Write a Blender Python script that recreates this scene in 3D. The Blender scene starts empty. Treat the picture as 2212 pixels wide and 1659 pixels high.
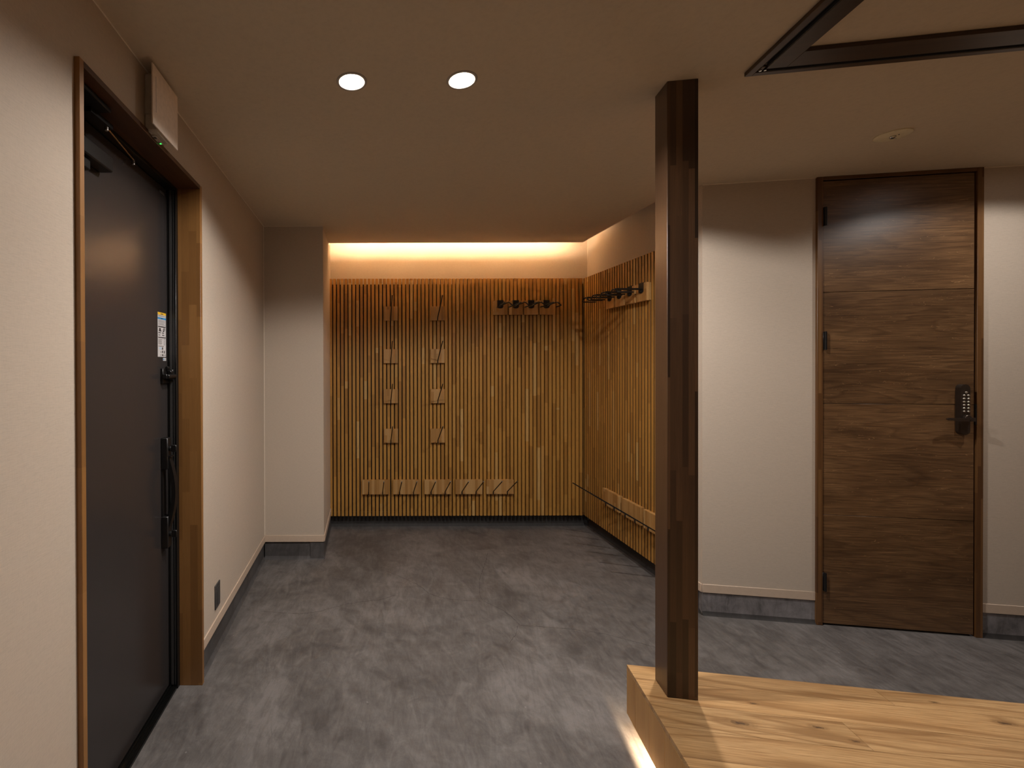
import bpy, bmesh, math, random
from mathutils import Vector, Matrix

random.seed(7)
scene = bpy.context.scene
col = scene.collection

# ------------------------------------------------------------------ camera
CAM_H = 1.45
cam_data = bpy.data.cameras.new('camera')
cam = bpy.data.objects.new('camera', cam_data)
col.objects.link(cam)
cam_data.sensor_width = 36.0
cam_data.sensor_fit = 'HORIZONTAL'
cam_data.lens = 984.22 / 2212.0 * 36.0
cam_data.shift_x = (1106.0 - 791.67) / 2212.0
cam_data.shift_y = (789.07 - 829.5) / 2212.0
cam_data.clip_start = 0.02
cam.matrix_world = (Matrix.Translation((0, 0, CAM_H)) @ Matrix.Rotation(math.pi / 2 - 0.0046, 4, 'X')
                    @ Matrix.Rotation(-0.0030, 4, 'Z'))
scene.camera = cam

# ------------------------------------------------------------------ light and exposure
DOWN_COL = (1.0, 0.94, 0.89)
COVE_COL = (1.0, 0.71, 0.45)
STEP_COL = (1.0, 0.74, 0.46)
DOWN_W = 69.0
POST_W = 108.0
CORR_W = 40.0
REAR_W = 16.0
COVE_E = 150.0
STEP_E = 600.0
scene.view_settings.view_transform = 'Standard'
scene.view_settings.look = 'None'
scene.view_settings.gamma = 1.0
scene.view_settings.use_curve_mapping = False
scene.view_settings.exposure = 0.0
world = bpy.data.worlds.new('world')
scene.world = world
world.use_nodes = True
world.node_tree.nodes['Background'].inputs[0].default_value = (1.0, 0.75, 0.5, 1)
world.node_tree.nodes['Background'].inputs[1].default_value = 0.01

# ------------------------------------------------------------------ node helpers
class NT:
    def __init__(s, name):
        s.m = bpy.data.materials.new(name)
        s.m.use_nodes = True
        s.t = s.m.node_tree
        s.n = s.t.nodes
        s.bsdf = s.n['Principled BSDF']
        s._tc = None
    def link(s, a, b): s.t.links.new(a, b)
    def _in(s, sock, v):
        if v is None: return
        if hasattr(v, 'is_linked') or isinstance(v, bpy.types.NodeSocket): s.link(v, sock)
        else:
            if sock.type == 'RGBA' and len(v) == 3: v = (*v, 1)
            sock.default_value = v
    def tc(s, which='Object'):
        if s._tc is None: s._tc = s.n.new('ShaderNodeTexCoord')
        return s._tc.outputs[which]
    def pos(s): return s.n.new('ShaderNodeNewGeometry').outputs['Position']
    def rnd(s): return s.n.new('ShaderNodeObjectInfo').outputs['Random']
    def math(s, op, a, b=None, c=None):
        n = s.n.new('ShaderNodeMath'); n.operation = op
        s._in(n.inputs[0], a)
        if b is not None: s._in(n.inputs[1], b)
        if c is not None: s._in(n.inputs[2], c)
        return n.outputs[0]
    def vmath(s, op, a, b=None):
        n = s.n.new('ShaderNodeVectorMath'); n.operation = op
        s._in(n.inputs[0], a)
        if b is not None: s._in(n.inputs[1], b)
        return n.outputs[0]
    def sep(s, v):
        n = s.n.new('ShaderNodeSeparateXYZ'); s.link(v, n.inputs[0]); return n.outputs
    def comb(s, x=0.0, y=0.0, z=0.0):
        n = s.n.new('ShaderNodeCombineXYZ')
        for i, v in enumerate((x, y, z)): s._in(n.inputs[i], v)
        return n.outputs[0]
    def noise(s, vec, scale=5.0, detail=4.0, rough=0.5, dist=0.0):
        n = s.n.new('ShaderNodeTexNoise')
        s.link(vec, n.inputs['Vector'])
        n.inputs['Scale'].default_value = scale; n.inputs['Detail'].default_value = detail
        n.inputs['Roughness'].default_value = rough; n.inputs['Distortion'].default_value = dist
        return n.outputs['Fac']
    def white(s, vec):
        n = s.n.new('ShaderNodeTexWhiteNoise'); n.noise_dimensions = '3D'
        s.link(vec, n.inputs['Vector']); return n.outputs['Value']
    def ramp(s, fac, stops):
        n = s.n.new('ShaderNodeValToRGB'); s._in(n.inputs[0], fac)
        e = n.color_ramp.elements
        while len(e) < len(stops): e.new(0.5)
        for i, (p, c) in enumerate(stops):
            e[i].position = p
            e[i].color = (*c, 1) if len(c) == 3 else c
        return n.outputs[0]
    def mix(s, fac, a, b, mode='MIX'):
        n = s.n.new('ShaderNodeMix'); n.data_type = 'RGBA'; n.blend_type = mode
        s._in(n.inputs[0], fac); s._in(n.inputs[6], a); s._in(n.inputs[7], b)
        return n.outputs[2]
    def bump(s, h, strength=0.3, dist=0.001):
        n = s.n.new('ShaderNodeBump'); s._in(n.inputs['Height'], h)
        n.inputs['Strength'].default_value = strength; n.inputs['Distance'].default_value = dist
        s.link(n.outputs[0], s.bsdf.inputs['Normal'])
    def set(s, color=None, rough=0.5, metal=0.0, spec=0.5):
        s._in(s.bsdf.inputs['Base Color'], color)
        s._in(s.bsdf.inputs['Roughness'], rough)
        s.bsdf.inputs['Metallic'].default_value = metal
        s.bsdf.inputs['Specular IOR Level'].default_value = spec
        return s.m

def g3(v): return (v, v, v)

def plain(name, c, rough=0.5, metal=0.0, spec=0.5, var=0.06, scale=60):
    k = NT(name)
    n = k.noise(k.tc(), scale, 3)
    c2 = tuple(min(1, x * (1 + var)) for x in c); c1 = tuple(x * (1 - var) for x in c)
    colr = k.ramp(n, [(0.3, c1), (0.7, c2)])
    return k.set(colr, rough, metal, spec)

def emis(name, c, e):
    k = NT(name)
    k.bsdf.inputs['Emission Color'].default_value = (*c, 1)
    k.bsdf.inputs['Emission Strength'].default_value = e
    return k.set(c, 0.5)

def wallpaper(name, c, bs=0.35, v=1.0):
    """woven linen wallpaper: fine crossed threads with uneven slubs"""
    k = NT(name); p = k.tc()
    a = k.noise(k.vmath('MULTIPLY', p, (60, 60, 900)), 1.0, 3, 0.6)
    b = k.noise(k.vmath('MULTIPLY', p, (900, 900, 60)), 1.0, 3, 0.6)
    th = k.math('ADD', k.math('MULTIPLY', a, 0.62), k.math('MULTIPLY', b, 0.38))
    big = k.noise(p, 1.3, 2)
    colr = k.ramp(th, [(0.32, tuple(x * (1 - 0.14 * v) for x in c)), (0.5, c), (0.68, tuple(min(1, x * (1 + 0.07 * v)) for x in c))])
    colr = k.mix(k.math('MULTIPLY', big, 0.12), colr, tuple(x * 0.9 for x in c))
    k.bump(th, bs, 0.0006)
    return k.set(colr, 0.85, 0, 0.25)

def contour_wood(name, dark, mid, light, axis='x', stretch=9.0, bands=9.0, scale=4.0, rough=0.45, seed=0.0, line=0.5, knots=False, bstr=0.12, pale=None, fw=0.6):
    """boards with cathedral figure: contour lines of a stretched noise field"""
    k = NT(name); p = k.tc()
    off = k.math('MULTIPLY', k.rnd(), 37.0)
    v = k.vmath('ADD', p, k.comb(off, k.math('MULTIPLY', off, 1.7), k.math('ADD', off, seed)))
    st = {'x': (1.0 / stretch, 1, 1), 'y': (1, 1.0 / stretch, 1), 'z': (1, 1, 1.0 / stretch)}[axis]
    vs = k.vmath('MULTIPLY', v, st)
    f = k.noise(vs, scale, 3, 0.45, 0.4)
    cl = k.math('FRACT', k.math('MULTIPLY', f, bands))
    st2 = {'x': (0.03, 1, 1), 'y': (1, 0.03, 1), 'z': (1, 1, 0.03)}[axis]
    fine = k.noise(k.vmath('MULTIPLY', v, st2), 240.0, 4, 0.65)
    blot = k.noise(k.vmath('MULTIPLY', v, tuple(0.35 if s != 1 else 1 for s in st)), 7.0, 3)
    base = k.ramp(cl, [(0.0, dark), (0.18, mid), (0.8, light), (1.0, dark)])
    base = k.mix(line, k.ramp(blot, [(0.25, dark), (0.5, mid), (0.75, light)]), base)
    base = k.mix(k.ramp(fine, [(0.35, g3(0.0)), (0.7, g3(fw))]), base, dark)
    if pale:
        f2 = k.noise(k.vmath('MULTIPLY', v, (st[0] * 1.2, st[1], st[2])), scale * 2.6, 3, 0.5, 0.5)
        edge = k.ramp(k.math('FRACT', k.math('MULTIPLY', f2, bands * 1.3)), [(0.0, g3(0)), (0.93, g3(0)), (0.97, g3(1)), (1.0, g3(0))])
        mask = k.ramp(k.noise(k.vmath('MULTIPLY', v, st), 48.0, 3), [(0.48, g3(0)), (0.66, g3(0.7))])
        base = k.mix(k.mix(1.0, edge, mask, 'MULTIPLY'), base, pale)
    tone = k.math('MULTIPLY_ADD', k.rnd(), 0.22, 0.89)
    hsv = k.n.new('ShaderNodeHueSaturation'); k.link(base, hsv.inputs['Color']); k.link(tone, hsv.inputs['Value'])
    k.bump(fine, bstr, 0.0008)
    return k, hsv.outputs[0], v

def block_wood(name, dark, mid, light, w, length, rough=0.4, across='x', solid_side=False, grain=1.0, spec=0.5):
    """laminated wood: narrow staves of different tone, butt jointed along their length"""
    k = NT(name); p = k.tc(); s = k.sep(p)
    a = {'x': s[0], 'y': s[1]}[across]
    ci = k.math('FLOOR', k.math('DIVIDE', k.math('ADD', a, 10.0), w))
    r1 = k.white(k.comb(ci, 3.3, k.math('MULTIPLY', k.rnd(), 9.0)))
    zi = k.math('FLOOR', k.math('ADD', k.math('DIVIDE', s[2], length), k.math('MULTIPLY', r1, 7.0)))
    tone = k.white(k.comb(ci, zi, k.math('MULTIPLY', k.rnd(), 31.0)))
    if solid_side:                                        # the side faces show one solid outer stave
        nx = k.math('ABSOLUTE', k.sep(k.tc('Normal'))[0])
        side = k.math('GREATER_THAN', nx, 0.5)
        tone = k.math('ADD', k.math('MULTIPLY', tone, k.math('SUBTRACT', 1.0, side)), k.math('MULTIPLY', side, 0.62))
    off = k.math('MULTIPLY', tone, 40.0)
    v = k.vmath('ADD', p, k.comb(off, off, off))
    fine = k.noise(k.vmath('MULTIPLY', v, (1, 1, 0.035)), 260.0, 4, 0.6)
    soft = k.noise(k.vmath('MULTIPLY', v, (1, 1, 0.12)), 30.0, 3, 0.5, 0.6)
    c = k.ramp(tone, [(0.0, dark), (0.5, mid), (1.0, light)])
    c = k.mix(k.math('MULTIPLY', fine, 0.55 * grain), c, tuple(x * 0.45 for x in dark))
    c = k.mix(k.math('MULTIPLY', soft, 0.35), c, dark)
    k.bump(fine, 0.12, 0.0006)
    return k.set(c, rough, 0, spec)

def slat_wood(name, dark, mid, light):
    k = NT(name); p = k.tc(); s = k.sep(p); r = k.rnd()
    seg = k.math('FLOOR', k.math('ADD', k.math('DIVIDE', s[2], 0.46), k.math('MULTIPLY', r, 13.0)))
    jit = k.white(k.comb(seg, k.math('MULTIPLY', r, 91.0), 1.0))
    seg2 = k.math('FLOOR', k.math('ADD', k.math('DIVIDE', s[2], 0.83), k.math('MULTIPLY', r, 29.0)))
    tone = k.white(k.comb(seg, seg2, k.math('MULTIPLY', r, 57.0)))
    off = k.math('MULTIPLY', k.math('ADD', tone, r), 40.0)
    v = k.vmath('ADD', p, k.comb(off, off, off))
    fine = k.noise(k.vmath('MULTIPLY', v, (1, 1, 0.04)), 220.0, 4, 0.6)
    fig = k.math('FRACT', k.math('MULTIPLY', k.noise(k.vmath('MULTIPLY', v, (1, 1, 0.12)), 14.0, 2, 0.4, 0.5), 8.0))
    c = k.ramp(tone, [(0.0, dark), (0.4, mid), (0.9, mid), (0.97, light), (1.0, light)])
    c = k.mix(k.math('MULTIPLY', fine, 0.45), c, tuple(x * 0.6 for x in dark))
    c = k.mix(k.ramp(fig, [(0.0, g3(0.28)), (0.2, g3(0.0)), (1.0, g3(0.08))]), c, tuple(x * 0.55 for x in dark))
    k.bump(fine, 0.1, 0.0005)
    return k.set(c, 0.5, 0, 0.35)

def concrete(name, c_dark, c_mid, c_light, rough=0.62):
    k = NT(name); p = k.tc()
    wob = k.noise(p, 0.9, 2)
    a = k.noise(k.vmath('MULTIPLY', p, (1, 1, 1)), 1.6, 6, 0.62, 1.2)
    rotn = k.n.new('ShaderNodeMapping'); rotn.inputs['Rotation'].default_value = (0, 0, 0.7)
    rotn.inputs['Scale'].default_value = (2.6, 0.8, 1); k.link(p, rotn.inputs[0])
    tro = k.noise(rotn.outputs[0], 5.0, 8, 0.66, 2.2)
    fine = k.noise(p, 70.0, 6, 0.7)
    mid = k.noise(p, 11.0, 6, 0.65, 0.8)
    h = k.math('ADD', k.math('MULTIPLY', a, 0.42), k.math('ADD', k.math('MULTIPLY', tro, 0.3), k.math('MULTIPLY', mid, 0.28)))
    c = k.ramp(h, [(0.40, c_dark), (0.50, c_mid), (0.60, c_light)])
    scr = k.noise(k.vmath('MULTIPLY', rotn.outputs[0], (6, 0.6, 1)), 7.0, 5, 0.6, 0.8)
    c = k.mix(k.ramp(scr, [(0.52, g3(0)), (0.70, g3(0.30))]), c, c_dark)
    c = k.mix(k.ramp(scr, [(0.28, g3(0.22)), (0.42, g3(0))]), c, c_light)
    # pores: dark pin holes and pale flecks
    pv = k.n.new('ShaderNodeTexVoronoi'); pv.inputs['Scale'].default_value = 13.0
    k.link(k.vmath('ADD', p, k.comb(wob, wob, 0.0)), pv.inputs['Vector'])
    pit = k.ramp(pv.outputs['Distance'], [(0.0, g3(1)), (0.035, g3(0.9)), (0.06, g3(0))])
    sel = k.ramp(k.white(k.vmath('FLOOR', k.vmath('MULTIPLY', p, (9, 9, 9)))), [(0.0, g3(0.0)), (0.7, g3(0.0)), (0.72, g3(0.7))])
    c = k.mix(k.mix(1.0, pit, sel, 'MULTIPLY'), c, tuple(x * 0.35 for x in c_dark))
    pv2 = k.n.new('ShaderNodeTexVoronoi'); pv2.inputs['Scale'].default_value = 9.0
    k.link(k.vmath('ADD', p, (3.1, 7.7, 0.0)), pv2.inputs['Vector'])
    fl = k.ramp(pv2.outputs['Distance'], [(0.0, g3(0.5)), (0.02, g3(0.4)), (0.04, g3(0))])
    c = k.mix(fl, c, tuple(x * 1.9 for x in c_light))
    c = k.mix(k.math('MULTIPLY', fine, 0.25), c, c_dark)
    sp = k.noise(p, 150.0, 4, 0.75)
    c = k.mix(k.ramp(sp, [(0.30, g3(0.5)), (0.42, g3(0.0))]), c, c_dark)
    c = k.mix(k.ramp(sp, [(0.60, g3(0.0)), (0.72, g3(0.45))]), c, c_light)
    k.bump(k.math('ADD', k.math('MULTIPLY', mid, 0.6), fine), 0.25, 0.0012)
    r = k.math('MULTIPLY_ADD', h, 0.5, rough - 0.25)
    return k.set(c, r, 0, 0.4)

# ------------------------------------------------------------------ materials
M = {}
WALLC = (0.565, 0.475, 0.385)
M['wall'] = wallpaper('beige_linen_wallpaper', WALLC)
M['ceil'] = wallpaper('ceiling_wallpaper', (0.64, 0.54, 0.41), 0.14, 0.5)
M['trim'] = plain('beige_painted_trim', (0.60, 0.47, 0.36), 0.45, var=0.03)
M['caulk'] = plain('pale_caulk', (0.85, 0.76, 0.64), 0.6)
M['floor'] = concrete('troweled_concrete', (0.070, 0.062, 0.058), (0.126, 0.114, 0.107), (0.190, 0.174, 0.165))
M['plinth'] = concrete('dark_mortar', (0.050, 0.046, 0.045), (0.082, 0.076, 0.075), (0.120, 0.112, 0.112), 0.7)
M['plinth3'] = concrete('shaded_mortar', (0.022, 0.020, 0.019), (0.036, 0.033, 0.032), (0.055, 0.051, 0.050), 0.7)  # same mortar, darkened to carry the shade under the slats
M['slatside'] = plain('shaded_slat_side', (0.10, 0.045, 0.012), 0.6)  # same slat wood, with the shade of the gaps put into its colour
M['plinth2'] = concrete('grey_mortar', (0.10, 0.094, 0.094), (0.22, 0.205, 0.21), (0.30, 0.285, 0.29), 0.7)
M['crack'] = plain('crack_dark', (0.02, 0.017, 0.015), 0.9)
M['slat'] = slat_wood('oiled_slat_wood', (0.39, 0.185, 0.040), (0.56, 0.285, 0.064), (0.68, 0.42, 0.15))
M['blackboard'] = plain('black_backing', (0.006, 0.005, 0.005), 0.85)
M['pad'] = block_wood('hook_board_wood', (0.38, 0.19, 0.055), (0.54, 0.29, 0.095), (0.66, 0.41, 0.17), 0.022, 0.5, 0.5, spec=0.35)
M['steel'] = plain('black_painted_steel', (0.012, 0.011, 0.011), 0.38, 0.3)
M['post'] = block_wood('dark_stained_post', (0.034, 0.017, 0.009), (0.105, 0.054, 0.028), (0.22, 0.115, 0.055), 0.0202, 0.55, 0.34, 'x', True)
M['casing'] = block_wood('stained_casing', (0.25, 0.115, 0.034), (0.36, 0.172, 0.050), (0.41, 0.200, 0.062), 0.034, 0.33, 0.4, 'x')
M['frame2'] = block_wood('stained_pine_frame', (0.10, 0.042, 0.014), (0.17, 0.078, 0.026), (0.25, 0.125, 0.045), 0.0145, 0.42, 0.4, 'x')
k, c, v = contour_wood('dark_stained_door_board', (0.055, 0.027, 0.012), (0.165, 0.085, 0.036), (0.245, 0.135, 0.060), 'x', 9.0, 11.0, 7.0, line=0.35, pale=(0.42, 0.24, 0.11), fw=0.85)
M['doorboard'] = k.set(c, 0.36, 0, 0.5)
k, c, v = contour_wood('dark_rail_wood', (0.022, 0.010, 0.004), (0.045, 0.020, 0.008), (0.07, 0.032, 0.013), 'x', 9.0, 5.0, 6.0)
M['rail'] = k.set(c, 0.35)
k, c, v = contour_wood('oak_plank', (0.24, 0.122, 0.044), (0.50, 0.30, 0.130), (0.58, 0.37, 0.172), 'x', 9.0, 15.0, 3.4, line=0.72, bstr=0.08, fw=0.8)
M['oak'] = k.set(c, 0.42, 0, 0.4)
k, c, v = contour_wood('oak_fascia', (0.37, 0.19, 0.058), (0.50, 0.275, 0.090), (0.58, 0.33, 0.115), 'z', 6.0, 4.0, 4.0, line=0.3, bstr=0.08)
M['oakf'] = k.set(c, 0.42, 0, 0.4)
M['knot'] = None
M['joint'] = plain('oak_joint_gap', (0.10, 0.05, 0.02), 0.8)
M['leaf'] = plain('charcoal_steel_door', (0.034, 0.029, 0.028), 0.27, 0.0, 0.6, var=0.05, scale=300)
M['frameblk'] = plain('black_door_frame', (0.007, 0.007, 0.007), 0.35)
M['gasket'] = plain('grey_gasket', (0.045, 0.043, 0.042), 0.6)
M['sill'] = plain('black_sill', (0.010, 0.010, 0.009), 0.3, 0.6)
M['chrome'] = plain('brushed_chrome', (0.62, 0.60, 0.57), 0.25, 1.0)
M['brass'] = plain('dull_brass', (0.45, 0.30, 0.17), 0.4, 0.5)
M['bronze'] = plain('bronze_lock_metal', (0.085, 0.064, 0.050), 0.38, 0.8)
M['button'] = plain('silver_button', (0.62, 0.58, 0.52), 0.3, 1.0)
M['plate'] = plain('white_plastic', (0.88, 0.74, 0.62), 0.5)
M['plate2'] = plain('white_plastic_body', (0.50, 0.45, 0.38), 0.6)
M['emlamp'] = plain('cream_emergency_cover', (0.80, 0.70, 0.48), 0.5)
M['outlet'] = plain('dark_grey_outlet', (0.055, 0.050, 0.048), 0.5)
M['white'] = plain('white_reflector', (0.85, 0.84, 0.82), 0.35)
M['ring'] = plain('grey_trim_ring', (0.42, 0.38, 0.34), 0.5)
M['st_w'] = plain('sticker_white', (0.58, 0.56, 0.56), 0.5)
M['st_y'] = plain('sticker_yellow', (0.85, 0.50, 0.03), 0.5)
M['st_b'] = plain('sticker_blue', (0.03, 0.27, 0.62), 0.5)
M['st_k'] = plain('sticker_print', (0.06, 0.05, 0.05), 0.5)
M['st_g'] = plain('sticker_grey_print', (0.27, 0.26, 0.26), 0.5)
M['st_lb'] = plain('sticker_pale_blue', (0.42, 0.56, 0.70), 0.5)
M['green'] = emis('green_led', (0.05, 1.0, 0.12), 1.6)
M['lamp'] = emis('lamp_lens', (1.0, 0.97, 0.93), 30.0)
M['coveled'] = emis('cove_led', COVE_COL, COVE_E)
M['stepled'] = emis('step_led', STEP_COL, STEP_E)

# ------------------------------------------------------------------ geometry helpers
class B:
    """collects shapes, then links them as ONE mesh object"""
    def __init__(s): s.bm = bmesh.new(); s.mats = []
    def _mi(s, m):
        if m not in s.mats: s.mats.append(m)
        return s.mats.index(m)
    def _faces(s, vs, fs, m, smooth=False):
        mi = s._mi(m); bv = [s.bm.verts.new(v) for v in vs]; out = []
        for f in fs:
            try: fc = s.bm.faces.new([bv[i] for i in f])
            except ValueError: continue
            fc.material_index = mi; fc.smooth = smooth; out.append(fc)
        return bv, out
    def box(s, x0, x1, y0, y1, z0, z1, m, bev=0.0):
        if x0 > x1: x0, x1 = x1, x0
        if y0 > y1: y0, y1 = y1, y0
        if z0 > z1: z0, z1 = z1, z0
        vs = [(x0, y0, z0), (x1, y0, z0), (x1, y1, z0), (x0, y1, z0), (x0, y0, z1), (x1, y0, z1), (x1, y1, z1), (x0, y1, z1)]
        fs = [(3, 2, 1, 0), (4, 5, 6, 7), (0, 1, 5, 4), (1, 2, 6, 5), (2, 3, 7, 6), (3, 0, 4, 7)]
        bv, fc = s._faces(vs, fs, m)
        if bev > 0:
            es = list({e for f in fc for e in f.edges})
            bmesh.ops.bevel(s.bm, geom=es, offset=bev, segments=1, affect='EDGES', profile=0.5)
        return s
    def prism(s, pts, z0, z1, m, smooth=False):
        """pts: (x,y) outline, extruded along z"""
        n = len(pts)
        vs = [(x, y, z0) for x, y in pts] + [(x, y, z1) for x, y in pts]
        fs = [tuple(range(n))[::-1], tuple(range(n, 2 * n))] + [(i, (i + 1) % n, n + (i + 1) % n, n + i) for i in range(n)]
        s._faces(vs, fs, m, smooth); return s
    def prism_y(s, pts, y0, y1, m):
        """pts: (x,z) outline, extruded along y"""
        n = len(pts)
        vs = [(x, y0, z) for x, z in pts] + [(x, y1, z) for x, z in pts]
        fs = [tuple(range(n)), tuple(range(n, 2 * n))[::-1]] + [((i + 1) % n, i, n + i, n + (i + 1) % n) for i in range(n)]
        s._faces(vs, fs, m); return s
    def prism_x(s, pts, x0, x1, m):
        n = len(pts)
        vs = [(x0, y, z) for y, z in pts] + [(x1, y, z) for y, z in pts]
        fs = [tuple(range(n))[::-1], tuple(range(n, 2 * n))] + [(i, (i + 1) % n, n + (i + 1) % n, n + i) for i in range(n)]
        s._faces(vs, fs, m); return s
    def lathe(s, prof, m, seg=32, center=(0, 0, 0), axis='z', close=False):
        """prof: (r, h) pairs revolved about an axis"""
        vs = []; fs = []
        for r, h in prof:
            for i in range(seg):
                a = 2 * math.pi * i / seg
                c, d = r * math.cos(a), r * math.sin(a)
                p = {'z': (c, d, h), 'y': (c, h, d), 'x': (h, c, d)}[axis]
                vs.append((p[0] + center[0], p[1] + center[1], p[2] + center[2]))
        for j in range(len(prof) - 1):
            for i in range(seg):
                fs.append((j * seg + i, j * seg + (i + 1) % seg, (j + 1) * seg + (i + 1) % seg, (j + 1) * seg + i))
        s._faces(vs, fs, m, True); return s
    def tube(s, pts, r, m, seg=8):
        """round bar through the points, mitred at the bends, capped"""
        pts = [Vector(p) for p in pts]; n = len(pts); vs = []; fs = []
        d0 = (pts[1] - pts[0]).normalized()
        up = Vector((0, 0, 1)) if abs(d0.z) < 0.9 else Vector((1, 0, 0))
        u = d0.cross(up).normalized()
        for i, p in enumerate(pts):
            a = (pts[i] - pts[i - 1]).normalized() if i else d0
            b = (pts[i + 1] - pts[i]).normalized() if i < n - 1 else a
            t = (a + b).normalized()
            u = (u - t * u.dot(t)).normalized(); w = t.cross(u)
            k = 1.0 / max(0.5, a.dot(t))
            for j in range(seg):
                an = 2 * math.pi * j / seg
                vs.append(p + (u * math.cos(an) + w * math.sin(an)) * r * (k if False else 1.0))
        for i in range(n - 1):
            for j in range(seg):
                fs.append((i * seg + j, i * seg + (j + 1) % seg, (i + 1) * seg + (j + 1) % seg, (i + 1) * seg + j))
        fs.append(tuple(range(seg))[::-1]); fs.append(tuple((n - 1) * seg + j for j in range(seg)))
        s._faces(vs, fs, m, True); return s
    def cyl(s, c, r, h0, h1, m, axis='z', seg=24, bev=0.0):
        prof = [(0.0001, h0), (r - bev, h0), (r, h0 + bev * (1 if h1 > h0 else -1)), (r, h1 - bev * (1 if h1 > h0 else -1)), (r - bev, h1), (0.0001, h1)]
        return s.lathe(prof, m, seg, c, axis)
    def mesh(s, name):
        bmesh.ops.recalc_face_normals(s.bm, faces=s.bm.faces[:])
        me = bpy.data.meshes.new(name); s.bm.to_mesh(me); s.bm.free()
        for m in s.mats: me.materials.append(M[m])
        me.set_sharp_from_angle(angle=math.radians(40))
        return me
    def obj(s, name, parent=None, loc=(0, 0, 0), rotz=0.0):
        o = bpy.data.objects.new(name, s.mesh(name)); col.objects.link(o)
        o.location = loc; o.rotation_euler = (0, 0, rotz)
        if parent is not None: o.parent = parent
        return o

def link_mesh(name, me, parent=None, loc=(0, 0, 0), rotz=0.0):
    o = bpy.data.objects.new(name, me); col.objects.link(o)
    o.location = loc; o.rotation_euler = (0, 0, rotz)
    if parent is not None: o.parent = parent
    return o

def empty(name, loc=(0, 0, 0), rotz=0.0):
    o = bpy.data.objects.new(name, None); col.objects.link(o)
    o.empty_display_size = 0.05
    o.location = loc; o.rotation_euler = (0, 0, rotz)
    return o

def tag(o, label=None, cat=None, group=None, kind=None):
    if label: o['label'] = label
    if cat: o['category'] = cat
    if group: o['group'] = group
    if kind: o['kind'] = kind
    return o

def struct(o, label=None, cat=None): return tag(o, label, cat, kind='structure')

def copy_tree(o, parent=None):
    c = o.copy(); col.objects.link(c)
    if parent is not None: c.parent = parent
    for ch in [x for x in bpy.data.objects if x.parent == o]: copy_tree(ch, c)
    return c

# ------------------------------------------------------------------ room dimensions (metres)
PHI = 0.1659                    # the corridor part of the room is turned by this angle
RZ = -PHI
CO, SI = math.cos(PHI), math.sin(PHI)
def w2(e, d): return (e * CO + d * SI, -e * SI + d * CO)
H = 2.464
XL = -0.758                     # left wall
YP, XP = 3.369, -0.319          # pier
YB = 4.045                      # back wall
XR = 1.965                      # alcove right wall
YJ = 2.835                      # end of the slat recess
CX, CY = w2(1.466, 2.891)       # outside corner of the corridor wall
DW = 2.891                      # corridor wall, distance along e2
CE, CR = 3.838, 1.82            # ceiling edges at the light cove
SOF = 2.546                     # cove soffit
YREAR = -2.3
E_FAR = 4.7
TB, TT = 0.131, 0.178           # wall trim bottom / top
DY0, DY1, DZ = 1.207, 2.047, 2.233   # entrance opening

# ------------------------------------------------------------------ floor
b = B(); b.box(-1.2, 6.2, YREAR, 4.2, -0.05, 0.0, 'floor')
floor = struct(b.obj('floor'), 'grey troweled concrete floor with hairline cracks', 'floor')
cracks = [
    [(0.382, 2.866), (0.449, 2.809), (0.543, 2.781), (0.695, 2.763)],
    [(0.925, 3.481), (0.87, 3.326), (0.756, 3.055), (0.703, 2.841), (0.704, 2.769)],
    [(0.704, 2.769), (0.772, 2.69), (0.80, 2.654), (0.833, 2.567), (0.842, 2.508), (0.957, 2.495), (1.112, 2.472), (1.256, 2.433), (1.465, 2.313), (1.62, 2.24)],
    [(0.83, 2.508), (0.795, 2.427), (0.733, 2.347)],
    [(-0.62, 2.66), (-0.38, 2.63), (-0.28, 2.655), (-0.138, 2.73), (-0.026, 2.765), (0.083, 2.785), (0.183, 2.845)],
    [(0.123, 3.185), (0.296, 3.015), (0.357, 2.935), (0.382, 2.866)]]
rr = random.Random(3)
for ln in cracks:
    pts = []
    for (xa, ya), (xb, yb) in zip(ln[:-1], ln[1:]):
        n = max(2, int(math.hypot(xb - xa, yb - ya) / 0.012))
        for i in range(n):
            t = i / n
            pts.append((xa + (xb - xa) * t + rr.uniform(-.0028, .0028), ya + (yb - ya) * t + rr.uniform(-.0028, .0028)))
    pts.append(ln[-1])
    vs = []; fs = []
    for i, (x, y) in enumerate(pts):
        q = pts[min(i + 1, len(pts) - 1)]; p = pts[max(i - 1, 0)]
        d = Vector((q[0] - p[0], q[1] - p[1])).normalized()
        w = 0.00085 * (0.45 + 0.9 * rr.random()) * (0.25 if i in (0, len(pts) - 1) else 1)
        vs += [(x - d.y * w, y + d.x * w, 0.0005), (x + d.y * w, y - d.x * w, 0.0005)]
        if i: fs.append((2 * i - 2, 2 * i - 1, 2 * i + 1, 2 * i))
    b = B(); b._faces(vs, fs, 'crack'); b.obj('crack', floor)

# ------------------------------------------------------------------ ceiling with light cove
b = B()
b.box(-1.2, 6.2, YREAR, CY, H, H + 0.012, 'ceil')
b.box(-1.2, XR, CY, YJ, H, H + 0.012, 'ceil')
b.box(-1.2, CR, YJ, CE, H, H + 0.012, 'ceil')
b.box(-1.2, XP, CE, YB + 0.1, H, H + 0.012, 'ceil')
ceiling = struct(b.obj('ceiling'), 'beige wallpapered ceiling that stops short of the back wall for a light cove', 'ceiling')
b = B()
b.box(XP - 0.02, XR + 0.1, CE - 0.12, YB + 0.1, SOF, SOF + 0.03, 'ceil')
b.box(CR - 0.12, XR + 0.1, YJ - 0.02, CE - 0.12, SOF, SOF + 0.03, 'ceil')
b.box(XP - 0.02, CR - 0.12, CE - 0.12, CE - 0.10, H + 0.012, SOF, 'ceil')
b.box(CR - 0.12, CR - 0.10, YJ, CE - 0.10, H + 0.012, SOF, 'ceil')
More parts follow.
